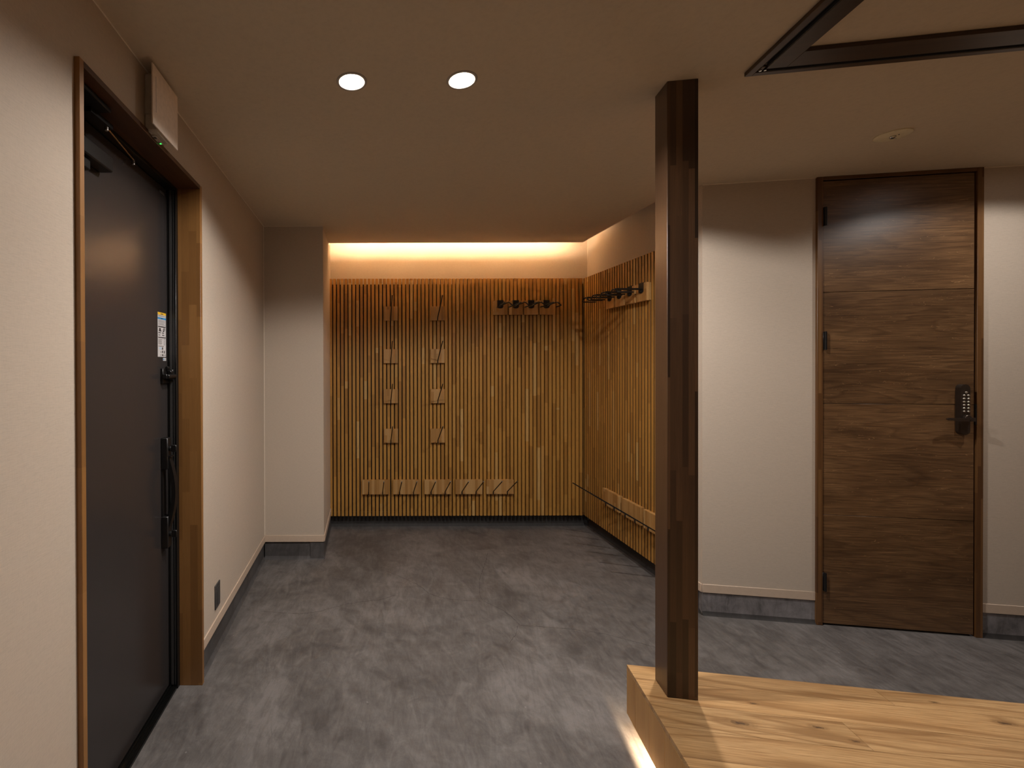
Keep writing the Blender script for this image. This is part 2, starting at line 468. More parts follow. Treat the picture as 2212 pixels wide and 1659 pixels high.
b.box(CR - 0.12, XR + 0.02, YJ - 0.02, YJ, H + 0.012, SOF, 'ceil')
b.obj('cove_soffit', ceiling)
b = B()                                                 # edge bead that finishes the ceiling board
b.box(XP + 0.002, CR + 0.004, CE, CE + 0.004, H - 0.002, H + 0.014, 'trim')
b.box(CR, CR + 0.004, YJ + 0.002, CE, H - 0.002, H + 0.014, 'trim')
b.obj('ceiling_edge_bead', ceiling)
t = empty('cove_light', (XP + 0.003, CE - 0.03, H + 0.012))
tag(t, 'warm light strip hidden above the ceiling edge along the slatted back wall', 'light')
L = CR - 0.035 - XP - 0.003
b = B(); b.box(0, L, -0.01, 0.012, 0.0, 0.014, 'white'); b.obj('channel', t)
b = B(); b.box(0.002, L - 0.002, 0.0122, 0.0142, 0.002, 0.013, 'coveled')
b.box(0.002, L - 0.002, -0.008, 0.012, 0.0142, 0.0162, 'coveled'); b.obj('diffuser', t)

# ------------------------------------------------------------------ walls
def wall(name, boxes, label, rotz=0.0, mat='wall'):
    b = B()
    for q in boxes: b.box(*q, mat)
    return struct(b.obj(name, rotz=rotz), label, 'wall')
WT = H + 0.012
wall('wall_left', [(XL - 0.2, XL, YREAR, DY0 - 0.02, TB, WT), (XL - 0.2, XL, DY1 + 0.02, YP + 0.02, TB, WT),
                   (XL - 0.2, XL, DY0 - 0.02, DY1 + 0.02, DZ + 0.018, WT)], 'beige linen wall around the dark entrance door')
wall('wall_pier', [(XL - 0.1, XP, YP, YB + 0.1, TB, SOF)], 'beige wallpapered pier left of the slatted alcove')
wall('wall_back', [(XP - 0.05, XR + 0.1, YB, YB + 0.1, TB, SOF)], 'beige wall band above the slatted back cladding')
wall('wall_right', [(XR, XR + 0.1, YJ, YB + 0.1, TB, SOF)], 'beige wall above the slats on the right side of the alcove')
wall('wall_return', [(CX, XR + 0.1, CY, YJ, TB, SOF)], 'narrow beige wall return between the slats and the corridor, behind the post')
# corridor wall, in the turned frame, with the opening for the wooden door
CL, CRi = 2.029, 2.786          # outer edges of the door casing
wall('wall_corridor', [(1.466, CL + 0.01, DW, DW + 0.1, TB, WT), (CRi - 0.01, E_FAR, DW, DW + 0.1, TB, WT), (CL, CRi, DW + 0.07, DW + 0.1, 0, WT)],
     'beige linen wall either side of the dark wooden door', RZ)
wall('wall_end', [(E_FAR, E_FAR + 0.1, -3.2, DW + 0.1, 0, WT)], 'beige wall closing the corridor to the right', RZ)
wall('wall_rear', [(-1.2, 5.6, YREAR - 0.1, YREAR, 0, WT)], 'beige wall behind the viewer')

# dark mortar plinths with the beige wall trim above them
def plinth(name, boxes, label, rotz=0.0, s=0.006, a=0.007, pm='plinth'):
    """boxes: (x0,x1,y0,y1, outward direction) footprints of the wall line"""
    b = B()
    for (x0, x1, y0, y1, dx, dy) in boxes:
        px0, px1, py0, py1 = x0, x1, y0, y1
        if dx > 0: px1 -= s
        if dx < 0: px0 += s
        if dy < 0: py0 += s
        b.box(px0, px1, py0, py1, -0.02, TB, pm)
        f = 0.012                                        # fillet of mortar at the floor
        if dx > 0: b.prism_y([(px1, 0), (px1 + f, 0), (px1 + f * .5, 0.006), (px1, 0.022)], py0, py1, pm)
        if dx < 0: b.prism_y([(px0, 0), (px0, 0.022), (px0 - f * .5, 0.006), (px0 - f, 0)], py0, py1, pm)
        if dy < 0: b.prism_x([(py0, 0), (py0, 0.022), (py0 - f * .5, 0.006), (py0 - f, 0)], px0, px1, pm if pm == 'plinth' else 'plinth3')
    o = struct(b.obj(name, rotz=rotz), label, 'plinth')
    b = B()
    for (x0, x1, y0, y1, dx, dy) in boxes:
        if dx > 0: b.box(x1, x1 + a, y0, y1, TB - 0.001, TT, 'trim', 0.0015)
        if dx < 0: b.box(x0 - a, x0, y0, y1, TB - 0.001, TT, 'trim', 0.0015)
        if dy < 0: b.box(x0, x1, y0 - a, y0, TB - 0.001, TT, 'trim', 0.0015)
    b.obj('wall_trim', o)
    return o
plinth('baseboard_left', [(XL - 0.1, XL, DY1 + 0.023, YP, 1, 0), (XL - 0.1, XL, YREAR, DY0 - 0.02, 1, 0)], 'dark mortar plinth under a beige trim beside the entrance door')
plinth('baseboard_pier', [(XL, XP, YP, YB, 0, -1), (XP - 0.1, XP, YP, YB, 1, 0)], 'dark mortar plinth wrapping the beige pier')
plinth('baseboard_back', [(XP, XR, YB, YB + 0.1, 0, -1)], 'dark mortar plinth under the slatted back wall', pm='plinth3')
plinth('baseboard_right', [(XR, XR + 0.1, YJ, YB, -1, 0), (CX, XR + 0.1, CY, YJ, -1, 0)], 'dark mortar plinth under the slats on the right', pm='plinth3')
plinth('baseboard_corridor', [(1.466, CL, DW, DW + 0.1, 0, -1), (CRi, E_FAR, DW, DW + 0.1, 0, -1)], 'dark mortar plinth either side of the wooden door', RZ, 0.001, 0.004, 'plinth2')

# fine caulk lines where wall and ceiling papers meet
def line(name, boxes, rotz=0.0):
    b = B()
    for q in boxes: b.box(*q, 'caulk')
    struct(b.obj(name, rotz=rotz), 'fine pale caulk line in the corner of the wallpaper', 'trim')
c_ = 0.0032
line('trim_1', [(XL, XL + c_, YREAR, YP, H - c_, H), (XL, XL + c_, YP - c_, YP, TT, H), (XL, XP, YP - c_, YP, H - c_, H)])
line('trim_2', [(1.466, CL, DW - c_, DW, H - c_, H), (CRi, E_FAR, DW - c_, DW, H - c_, H)], RZ)
line('trim_3', [(XR - c_, XR, YB - c_, YB, 2.19, SOF)])

# ------------------------------------------------------------------ slatted cladding
SZ0, SZ1 = 0.110, 2.188
def cladding(label, L, n, start, pitch, sw, loc, rotz, dep=0.038, side=None):
    t = empty('slat_cladding', loc, rotz)
    tag(t, label, 'wall cladding', 'slatted wall cladding in the alcove')
    b = B(); b.box(0.002, L, -0.020, -0.001, 0.136 - SZ0, 2.145 - SZ0, 'blackboard'); b.obj('backing_board', t)
    b = B(); b.box(0, sw, -dep, 0, 0, SZ1 - SZ0, 'slat', 0.0007)
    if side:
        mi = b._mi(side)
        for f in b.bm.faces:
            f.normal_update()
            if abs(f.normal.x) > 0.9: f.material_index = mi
    me = b.mesh('slat')
    for i in range(n):
        link_mesh('slat', me, t, (start + i * pitch, -0.020, 0))
    return t
cladding('oiled wood slats covering the wide back wall of the alcove, facing the viewer', XR - XP - 0.022, 66, -0.3245 - XP, 0.0337, 0.0243,
         (XP, YB, SZ0), 0.0)
# right wall: local x runs towards the viewer, local -y points into the room
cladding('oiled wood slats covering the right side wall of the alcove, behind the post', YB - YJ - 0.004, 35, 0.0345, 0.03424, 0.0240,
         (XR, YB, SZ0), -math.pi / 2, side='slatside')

# ------------------------------------------------------------------ hooks on the cladding
def board(b, w, h, m='pad'):
    """two layers: a cleat against the slats and the face board in front of it"""
    b.box(-w / 2 + 0.002, w / 2 - 0.002, -0.010, 0.0, 0.002, h - 0.002, m)
    b.box(-w / 2, w / 2, -0.030, -0.013, 0, h, m, 0.001)
    b.box(-w / 2 + 0.01, w / 2 - 0.01, -0.013, -0.010, 0.01, h - 0.01, 'blackboard')
FB = -0.030                      # face of the board
def peg(x):
    """black rod: short upright on the face of the board, then a long arm rising outwards"""
    b = B(); r = 0.0042
    b.tube([(x, FB - r, -0.002), (x, FB - r, 0.022), (x, FB - r - 0.004, 0.027), (x, FB - 0.262, 0.178)], r, 'steel', 10)
    return b
def mk_single():
    t = empty('peg_hook'); b = B(); board(b, 0.122, 0.122); b.obj('board', t); peg(0.0).obj('peg', t); return t
def mk_double():
    t = empty('double_peg_hook'); b = B(); board(b, 0.236, 0.125); b.obj('board', t)
    peg(-0.061).obj('peg', t); peg(0.061).obj('peg', t); return t
def mk_coat():
    t = empty('hanger_hook'); b = B(); board(b, 0.119, 0.122); b.obj('board', t)
    b = B(); w = 0.0262
    b.box(-w, w, FB - 0.004, FB, 0.070, 0.124, 'steel'); b.box(-w, w, FB - 0.004, 0.0, 0.1222, 0.1252, 'steel')
    pts = [(w * math.cos(a), 0.070 + 0.016 * math.sin(a)) for a in [math.pi + i * math.pi / 10 for i in range(11)]]
    b.prism_y([(x, z) for x, z in pts], FB - 0.004, FB, 'steel')
    b.prism_y([(-0.011, 0.060), (0.011, 0.060), (0.011, 0.072), (-0.011, 0.072)], FB - 0.012, FB - 0.004, 'steel')
    b.obj('bracket', t)
    for s in (-1, 1):
        x1, x2 = 0.014 * s, 0.050 * s
        yb, yf = FB - 0.004, FB - 0.188
        p = [(x1, yb, 0.084), (x1, yf + 0.02, 0.084), (x1 * 1.1, yf + 0.006, 0.083), (x1 + 0.006 * s, yf, 0.081),
             (x2 - 0.006 * s, yf, 0.061), (x2 - 0.001 * s, yf + 0.004, 0.058), (x2, yf + 0.012, 0.056), (x2, yf + 0.105, 0.056)]
        b = B(); b.tube(p, 0.0047, 'steel', 10); b.obj('wire_arm', t)
    return t
single, double, coat = mk_single(), mk_double(), mk_coat()
used = {}
def place(proto, x, y, z, rz, label, group, cat='hook'):
    if proto.name in used: o = copy_tree(proto)
    else: o = proto; used[proto.name] = 1
    o.location = (x + 0.001 * (rz != 0), y + 0.001 * (rz == 0), z); o.rotation_euler = (0, 0, rz)
    tag(o, label, cat, group); return o
FY = YB - 0.020 - 0.038          # faces of the slats
FX = XR - 0.020 - 0.038
rows = [(1.881, 'topmost'), (1.510, 'second from the top'), (1.162, 'third from the top'), (0.817, 'lowest')]
for x, side in ((0.211, 'left'), (0.619, 'right')):
    for zc, w in rows:
        place(single, x, FY, zc - 0.061, 0, f'small wooden peg board with one black rod, {w} in the {side} column', 'single peg boards in two columns')
dl = ['leftmost', 'second from left', 'middle one', 'second from right', 'rightmost']
for x, w in zip((0.077, 0.345, 0.619, 0.888, 1.160), dl):
    place(double, x, FY, 0.370 - 0.0625, 0, f'wide board with two black rods low on the back slats, {w}', 'wide peg boards along the bottom')
cl = ['leftmost of the four', 'second from the left', 'third from the left', 'rightmost of the four']
for x, w in zip((1.163, 1.298, 1.431, 1.564), cl):
    place(coat, x, FY, 1.928 - 0.061, 0, f'black wire hanger hook on a wooden board, back slats, {w}', 'wire hanger hooks high on the slats')
for y, w in zip((3.510, 3.242, 2.972), ('nearest the back corner', 'middle one', 'nearest the post')):
    place(double, FX, y, 0.390 - 0.0625, -math.pi / 2, f'wide board with two black rods on the right-hand slats, {w}', 'wide peg boards along the bottom')
for y, w in zip((3.518, 3.384, 3.250, 3.114), ('nearest the back corner', 'second from the back corner', 'second from the post', 'nearest the post')):
    place(coat, FX, y, 1.928 - 0.061, -math.pi / 2, f'black wire hanger hook on a board, right-hand slats, {w}', 'wire hanger hooks high on the slats')

# ------------------------------------------------------------------ post
t = empty('wooden_post', (*w2(0.852, 1.8535), 0.2345), RZ)
tag(t, 'dark stained square timber post rising from the corner of the oak step to the ceiling', 'post')
b = B(); b.box(-0.051, 0.051, -0.048, 0.048, 0, H - 0.2345, 'post', 0.0015); b.obj('shaft', t)

# ------------------------------------------------------------------ raised oak step
ST = 0.2335
SE, SD = 0.728, 1.977            # left edge, far edge in the turned frame
t = empty('oak_step', (*w2(SE, SD), 0.0), RZ)   # local x right, local -y towards the viewer
tag(t, 'raised pale oak plank step at the foot of the dark post', 'step')
LEN = E_FAR - SE - 0.01
gap = 0.0008
edges = [0.0, -0.084] + [-0.084 - 0.1172 * i for i in range(1, 25)]
joints = {0: 0.848, 2: 0.598, 3: 1.9, 1: 2.3, 4: 1.5, 5: 2.2}
b = B(); b.box(0.012, LEN, edges[-1] + 0.01, -0.012, 0.176, ST - 0.0185, 'joint'); b.obj('subfloor', t)
knots = [(0, 1.0, -0.045, .5), (2, 0.257, -0.262, 1.5), (2, 0.502, -0.240, 0.9), (2, 0.575, -0.285, .6), (1, 0.36, -0.155, .55), (1, 1.131, -0.12, 1.0)]
b0 = 0
for i in range(len(edges) - 1):
    y1, y0 = edges[i], edges[i + 1]
    cuts = [0.0] + ([joints[i]] if i in joints else [random.uniform(0.9, 2.6)]) + [LEN]
    for a, c in zip(cuts[:-1], cuts[1:]):
        b = B(); b.box(a + (gap / 2 if a else 0), c - gap / 2, y0 + gap / 2, y1 - (gap / 2 if i else 0), ST - 0.018, ST, 'oak', 0.0006)
        b.obj('plank', t)
for i in range(1, len(edges) - 1):
    y1, y0 = edges[i] if i > 1 else edges[0], edges[i + 1]
    if i == 1:
        for (q1, q0) in ((0.0, -0.084), (-0.084, edges[2])):
            b = B(); b.box(0.0, 0.016, q0 + gap / 2, q1 - gap / 2, 0.038, ST - 0.0185, 'oakf', 0.0006); b.obj('fascia_board', t)
    else:
        b = B(); b.box(0.0, 0.016, y0 + gap / 2, edges[i] - gap / 2, 0.038, ST - 0.0185, 'oakf', 0.0006); b.obj('fascia_board', t)
b = B(); b.box(0.017, LEN, -0.016, 0, 0.038, ST - 0.0185, 'oakf'); b.obj('back_fascia', t)
b = B(); b.box(0.14, LEN, edges[-1], -0.10, 0.0, 0.175, 'blackboard'); b.obj('base', t)
b = B(); b.box(0.085, 0.139, -2.6, -0.137, 0.075, 0.093, 'white'); b.obj('light_channel', t)
b = B(); b.box(0.075, 0.0848, -2.595, -0.142, 0.076, 0.091, 'stepled'); tag(b.obj('light_strip', t), 'glowing warm light strip')

# knots in the oak: thin irregular dark eyes level with the surface of the planks
k = NT('oak_knot'); p = k.tc()
nz = k.noise(p, 38.0, 5, 0.6)
wp = k.vmath('ADD', p, k.comb(k.math('MULTIPLY_ADD', nz, 0.03, -0.015), k.math('MULTIPLY_ADD', nz, -0.02, 0.010), 0.0))
d = k.n.new('ShaderNodeVectorMath'); d.operation = 'LENGTH'
k.link(k.vmath('MULTIPLY', wp, (0.55, 1.5, 0)), d.inputs[0])
ring = k.math('FRACT', k.math('MULTIPLY', d.outputs['Value'], 190.0))
ccol = k.ramp(d.outputs['Value'], [(0.0, (0.045, 0.027, 0.018)), (0.005, (0.11, 0.06, 0.03)), (0.011, (0.24, 0.125, 0.05)), (0.024, (0.36, 0.20, 0.08))])
a = k.ramp(d.outputs['Value'], [(0.0, g3(0.95)), (0.005, g3(0.8)), (0.012, g3(0.30)), (0.026, g3(0.0))])
a = k.mix(1.0, a, k.ramp(ring, [(0.0, g3(0.65)), (1.0, g3(1.0))]), 'MULTIPLY')
k._in(k.bsdf.inputs['Alpha'], a)
M['knot'] = k.set(ccol, 0.45)
for (_, kx, ky, sc) in knots:
    b = B(); n = 20
    b._faces([(0.060 * math.cos(i * 2 * math.pi / n), 0.026 * math.sin(i * 2 * math.pi / n), 0) for i in range(n)], [tuple(range(n))], 'knot')
    o = b.obj('knot', t, (kx, ky, ST + 0.0003)); o.scale = (sc, sc, 1)

# ------------------------------------------------------------------ entrance door (door_1) in the left wall
d1 = struct(empty('door_1', (XL, (DY0 + DY1) / 2, 0)), 'charcoal steel entrance door in a stained wood casing', 'door')
yc = (DY0 + DY1) / 2
hw = (DY1 - DY0) / 2
XC, XBK, XLF = 0.014, -0.088, -0.127         # casing face, back of lining, leaf face (relative to the wall)
def lamin(b, *q): b.box(*q, 'casing', 0.001)
b = B(); lamin(b, XBK, XC, hw, hw + 0.023, 0, DZ + 0.018); b.obj('jamb_lining', d1)
b = B(); lamin(b, XBK, XC, -hw - 0.019, -hw, 0, DZ + 0.018); b.obj('jamb_lining', d1)
k, c, v = contour_wood('dark_head_wood', (0.05, 0.020, 0.008), (0.10, 0.042, 0.014), (0.14, 0.06, 0.02), 'y', 9.0, 5.0, 6.0)
M['head'] = k.set(c, 0.42)
b = B(); b.box(XBK, XC, -hw, hw, DZ, DZ + 0.018, 'head', 0.001); b.obj('head_lining', d1)
fr = B()
fr.box(-0.19, XBK, hw - 0.020, hw + 0.02, 0, DZ + 0.01, 'frameblk', 0.001)
fr.box(-0.19, XBK, -hw - 0.02, -hw + 0.020, 0, DZ + 0.01, 'frameblk', 0.001)
fr.box(-0.19, XBK, -hw + 0.02, hw - 0.02, DZ - 0.012, DZ + 0.01, 'frameblk', 0.001)
fr.box(-0.116, -0.106, hw - 0.0225, hw - 0.0195, 0.02, DZ - 0.012, 'gasket')
fr.box(-0.100, -0.098, hw - 0.0215, hw - 0.0195, 0.02, DZ - 0.012, 'gasket')
fr.obj('steel_frame', d1)
b = B()
b.box(-0.19, -0.092, -hw + 0.02, hw - 0.02, -0.01, 0.010, 'sill')
b.box(-0.122, -0.116, -hw + 0.02, hw - 0.02, 0.010, 0.017, 'sill'); b.box(-0.108, -0.104, -hw + 0.02, hw - 0.02, 0.010, 0.014, 'sill')
b.obj('sill', d1)
b = B(); b.box(-0.19, XLF, -hw + 0.022, hw - 0.022, 0.019, DZ - 0.014, 'leaf', 0.001); leaf = b.obj('leaf', d1)
# long pull handle
b = B(); Yh = 1.975 - yc
b.box(XLF, XLF + 0.030, Yh - 0.021, Yh + 0.017, 0.995, 1.130, 'steel', 0.003)
b.box(XLF, XLF + 0.030, Yh - 0.021, Yh + 0.017, 0.655, 0.792, 'steel', 0.003)
b.box(XLF, XLF + 0.006, Yh - 0.018, Yh + 0.014, 0.79, 0.997, 'steel')
pts = []
for i in range(17):
    a = i / 16; z = 1.06 - a * 0.33; x = XLF + 0.028 + 0.030 * math.sin(math.pi * a)
    pts.append((x, z))
inner = [(x - 0.018, z) for x, z in pts][::-1]
b.prism_y(pts + inner, Yh - 0.010, Yh + 0.018, 'steel')
b.prism_x([(Yh - 0.012, 1.046), (Yh + 0.018, 1.046), (Yh + 0.018, 1.052), (Yh - 0.012, 1.052)], XLF + 0.028, XLF + 0.040, 'steel')
b.obj('pull_handle', leaf)
for z in (1.083, 0.713):
    b = B(); b.cyl((XLF, Yh, z), 0.011, 0.030, 0.038, 'steel', 'x', 20, 0.001)
    b.box(XLF + 0.038, XLF + 0.060, Yh - 0.004, Yh + 0.004, z - 0.015, z + 0.015, 'steel', 0.002); b.obj('thumb_turn', leaf)
# guard latch
b = B(); Yg = 1.955 - yc
b.box(XLF, XLF + 0.012, Yg + 0.0, Yg + 0.065, 1.365, 1.43, 'steel', 0.002)
b.cyl((XLF + 0.030, Yg + 0.03, 1.395), 0.010, -0.03, 0.045, 'steel', 'y', 20, 0.002)
b.box(XLF + 0.010, XLF + 0.03, Yg - 0.004, Yg + 0.012, 1.385, 1.405, 'steel', 0.002)
b.cyl((XLF + 0.018, Yg + 0.030, 1.432), 0.007, -0.010, 0.012, 'steel', 'y', 16, 0.001)
b.obj('guard_latch', leaf)
b = B()
b.box(-0.112, -0.097, hw - 0.036, hw - 0.020, 1.375, 1.425, 'steel', 0.003)
b.cyl((-0.104, hw - 0.046, 1.412), 0.009, -0.01, 0.012, 'steel', 'y', 16, 0.002)
b.cyl((-0.104, hw - 0.046, 1.388), 0.009, -0.01, 0.012, 'steel', 'y', 16, 0.002)
b.obj('latch_keeper', d1)
# closer and stay
b = B(); b.box(XLF, XLF + 0.045, -hw + 0.03, 1.52 - yc, 2.085, 2.135, 'steel', 0.004); b.box(XLF, XLF + 0.03, -hw + 0.03, 1.42 - yc, 2.05, 2.083, 'steel', 0.004)
b.obj('closer_body', leaf)
b = B()
b.box(-0.10, -0.02, -hw + 0.02, 1.40 - yc, DZ - 0.016, DZ - 0.003, 'steel', 0.003)
b.prism([(-0.10, 1.36 - yc), (-0.06, 1.36 - yc), (-0.055, 1.47 - yc), (-0.085, 1.47 - yc)], DZ - 0.030, DZ - 0.016, 'steel')
b.tube([(-0.07, 1.45 - yc, DZ - 0.026), (-0.108, 1.70 - yc, DZ - 0.022)], 0.0022, 'brass')
b.obj('closer_arm', d1)
b = B(); b.cyl((-0.066, 1.452 - yc, DZ - 0.03), 0.006, -0.012, 0.010, 'chrome', 'z', 14, 0.001); b.cyl((-0.110, 1.705 - yc, DZ - 0.03), 0.006, -0.010, 0.010, 'chrome', 'z', 14, 0.001); b.obj('pivot_pin', d1)
# care sticker: printed sheet near the latch
b = B(); xs = XLF + 0.0008
Y0, Y1, Z0, Z1 = 1.932 - yc, 2.010 - yc, 1.480, 1.671
def pr(y0, y1, z0, z1, m, e=0.0004): b.box(xs, xs + e, Y0 + y0 * (Y1 - Y0), Y0 + y1 * (Y1 - Y0), Z0 + z0 * (Z1 - Z0), Z0 + z1 * (Z1 - Z0), m)
b.box(XLF, xs, Y0, Y1, Z0, Z1, 'st_w')
pr(0, 1, .945, 1, 'st_y'); pr(.35, .65, .958, .975, 'st_k', .0006); pr(0, 1, .845, .885, 'st_b'); pr(.38, .6, .856, .872, 'st_k', .0006)
r2 = random.Random(5)
for z in (.925, .91, .82, .80, .785, .765, .745, .73, .715): pr(.08, r2.uniform(.7, .95), z, z + .007, 'st_g')
pr(.05, .95, .665, .69, 'st_k'); pr(.05, .95, .425, .448, 'st_k')
for (a, c, z0, z1) in ((.16, .36, .60, .645), (.12, .42, .57, .60), (.62, .9, .61, .63), (.6, .8, .57, .60), (.08, .34, .53, .55), (.52, .76, .53, .55), (.08, .3, .48, .495), (.52, .8, .48, .5), (.7, .85, .64, .655)): pr(a, c, z0, z1, 'st_k')
for z in (.395, .38, .36, .345, .33, .31, .295, .28): pr(.06, r2.uniform(.4, .6), z, z + .008, 'st_g')
for z in (.39, .35, .31, .27): pr(.72, .86, z, z + .02, 'st_g')
pr(.06, .7, .235, .245, 'st_k')
pr(.18, .42, .17, .215, 'st_lb')
pr(.50, .62, .165, .215, 'st_k'); pr(.50, .62, .09, .14, 'st_k'); pr(.74, .84, .08, .14, 'st_k'); pr(.50, .62, .02, .06, 'st_k'); pr(.3, .42, .10, .12, 'st_g'); pr(.3, .42, .03, .05, 'st_g'); pr(.64, .95, .03, .05, 'st_g')
b.obj('care_sticker', leaf)
b = B(); b.box(XLF, xs, 1.982 - yc, 2.011 - yc, 1.463, 1.476, 'st_w'); b.box(xs, xs + .0003, 1.984 - yc, 1.991 - yc, 1.466, 1.473, 'st_b')
for i in range(3): b.box(xs, xs + .0003, 1.993 - yc, 2.008 - yc, 1.466 + i * .003, 1.4672 + i * .003, 'st_g')
b.obj('small_sticker', leaf)
b = B(); b.box(XLF, XLF + 0.002, 1.952 - yc, 2.0 - yc, 2.185, 2.197, 'gasket', 0.0008); b.obj('leaf_catch', leaf)

# ------------------------------------------------------------------ wooden door (door_2) in the corridor wall
d2 = struct(empty('door_2', (*w2(2.4075, DW), 0.0), RZ), 'dark stained wooden door of four wide boards with a push button lock', 'door')
fx0, fx1 = CL - 2.4075, CRi - 2.4075
YF = -0.013                                   # casing stands proud of the wall
b = B(); b.box(fx0, fx0 + 0.029, YF, 0.055, 0, H - 0.001, 'frame2', 0.0015); b.obj('jamb', d2)
b = B(); b.box(fx1 - 0.029, fx1, YF, 0.055, 0, H - 0.001, 'frame2', 0.0015); b.obj('jamb', d2)
k, c, v = contour_wood('pine_head', (0.07, 0.030, 0.010), (0.15, 0.068, 0.022), (0.22, 0.105, 0.036), 'x', 9.0, 5.0, 6.0)
M['frame2h'] = k.set(c, 0.42)
b = B(); b.box(fx0 + 0.029, fx1 - 0.029, YF, 0.055, H - 0.019, H - 0.001, 'frame2h', 0.0015); b.obj('door_head', d2)
b = B()
for q in ((fx0 + 0.029, fx0 + 0.032), (fx1 - 0.032, fx1 - 0.029)): b.box(*q, 0.036, 0.06, 0, H - 0.02, 'blackboard')
b.box(fx0 + 0.029, fx1 - 0.029, 0.036, 0.06, H - 0.025, H - 0.019, 'blackboard'); b.box(fx0 + 0.029, fx1 - 0.029, 0.040, 0.065, 0, 0.03, 'blackboard')
b.obj('stop', d2)
lx0, lx1 = fx0 + 0.031, fx1 - 0.036
zc_ = [0.010, 0.610, 1.222, 1.832, H - 0.023]
b = B(); b.box(lx0, lx1, 0.004, 0.036, 0.010, H - 0.024, 'blackboard'); leaf2 = b.obj('leaf_core', d2)
for z0, z1 in zip(zc_[:-1], zc_[1:]):
    b = B(); b.box(lx0, lx1, -0.006, 0.004, z0 + 0.0012, z1 - 0.0012, 'doorboard', 0.0008); b.obj('door_board', leaf2)
for z in (2.246, 1.566, 0.242):
    b = B(); b.box(lx0 - 0.003, lx0 + 0.010, YF - 0.001, -0.005, z - 0.049, z + 0.049, 'steel', 0.001)
    b.tube([(lx0 + 0.0055, YF - 0.005, z - 0.050), (lx0 + 0.0055, YF - 0.005, z + 0.050)], 0.0062, 'steel', 12)
    b.obj('hinge', d2)
# push button lock with lever
kx = 2.689 - 2.4075; ks = -0.006
b = B(); w = 0.021; z0, z1 = 1.066, 1.330
pts = [(w * math.cos(a), z1 - w + w * math.sin(a)) for a in [i * math.pi / 12 for i in range(13)]] + [(w * math.cos(a), z0 + w + w * math.sin(a)) for a in [math.pi + i * math.pi / 12 for i in range(13)]]
b.prism_y([(kx + x, z) for x, z in pts], ks - 0.026, ks, 'bronze'); b.obj('lock_body', leaf2)
bz = [1.2885] + [1.2725 - 0.0167 * i for i in range(6)]
for i, z in enumerate(bz):
    for x in ((0.002,) if i == 0 else (-0.0075, 0.0115)):
        b = B(); b.lathe([(0.0055, 0), (0.0055, -0.003), (0.0042, -0.005), (0.0018, -0.0062), (0.0001, -0.0065)], 'button', 12, (kx + x, ks - 0.026, z), 'y'); b.obj('lock_button', leaf2)
b = B(); zl = 1.150
b.cyl((kx, ks - 0.026, zl + 0.006), 0.0155, 0.0, -0.016, 'bronze', 'y', 24, 0.002)
b.cyl((kx, ks - 0.042, zl), 0.009, 0.0, -0.016, 'bronze', 'y', 20)
n = 12; top = []; bot = []
vs = []; fs = []
for i in range(n + 1):
    a = i / n
    x = kx + 0.013 - a * 0.118
    hh = 0.0095 - 0.0035 * a - (0.004 if i == n else 0)
    yy = ks - 0.055 + 0.010 * math.sin(a * math.pi * .9)
    zz = zl - 0.002 * math.sin(a * math.pi)
    tt = 0.006 - 0.002 * a
    vs += [(x, yy - tt, zz - hh), (x, yy + tt, zz - hh), (x, yy + tt, zz + hh), (x, yy - tt, zz + hh)]
    if i:
        o_ = (i - 1) * 4
        for q in range(4): fs.append((o_ + q, o_ + (q + 1) % 4, o_ + 4 + (q + 1) % 4, o_ + 4 + q))
fs += [(3, 2, 1, 0), (n * 4, n * 4 + 1, n * 4 + 2, n * 4 + 3)]
b._faces(vs, fs, 'bronze', True); b.obj('lever', leaf2)
b = B(); b.box(lx1 + 0.0005, fx1 - 0.029, -0.0125, 0.03, 1.118, 1.225, 'frameblk'); b.obj('strike_plate', d2)

# ------------------------------------------------------------------ sliding door rails set in the ceiling
t = empty('ceiling_rail_frame', (*w2(1.045, 1.800), H), RZ)
tag(t, 'dark wooden rail frame with a black sliding track turning a corner on the ceiling', 'rail')
ZB = -0.015
LA, LB = 3.3, 2.6
def rail(name, boxes, m):
    b = B()
    for q in boxes: b.box(*q, m, 0.001)
    return b.obj(name, t)
rail('outer_rail', [(0, 0.022, -LA, 0, ZB, -0.0005)], 'rail')
rail('outer_rail', [(0.022, LB, -0.020, 0, ZB, -0.0005)], 'rail')
rail('inner_rail', [(0.044, 0.107, -LA, -0.038, ZB, -0.0005)], 'rail')
rail('inner_rail', [(0.107, LB, -0.116, -0.038, ZB, -0.0005)], 'rail')
b = B(); b.box(0.022, 0.044, -LA, -0.05, -0.004, -0.0005, 'frameblk'); b.box(0.05, LB, -0.038, -0.020, -0.004, -0.0005, 'frameblk'); b.obj('track', t)
b = B(); b.box(0.0225, 0.0245, -LA, -0.05, ZB + 0.001, -0.004, 'gasket'); b.box(0.0415, 0.0435, -LA, -0.05, ZB + 0.001, -0.004, 'gasket')
b.box(0.05, LB, -0.0225, -0.0205, ZB + 0.001, -0.004, 'gasket'); b.box(0.05, LB, -0.0375, -0.036, ZB + 0.001, -0.004, 'gasket'); b.obj('track_lip', t)
b = B(); b.box(0.026, 0.040, -0.048, -0.022, ZB + 0.002, -0.004, 'bronze', 0.002); b.cyl((0.033, -0.028, ZB), 0.004, 0.0, 0.003, 'chrome', 'z', 12); b.cyl((0.047, -0.029, ZB), 0.004, 0.0, 0.003, 'chrome', 'z', 12); b.obj('track_stop', t)

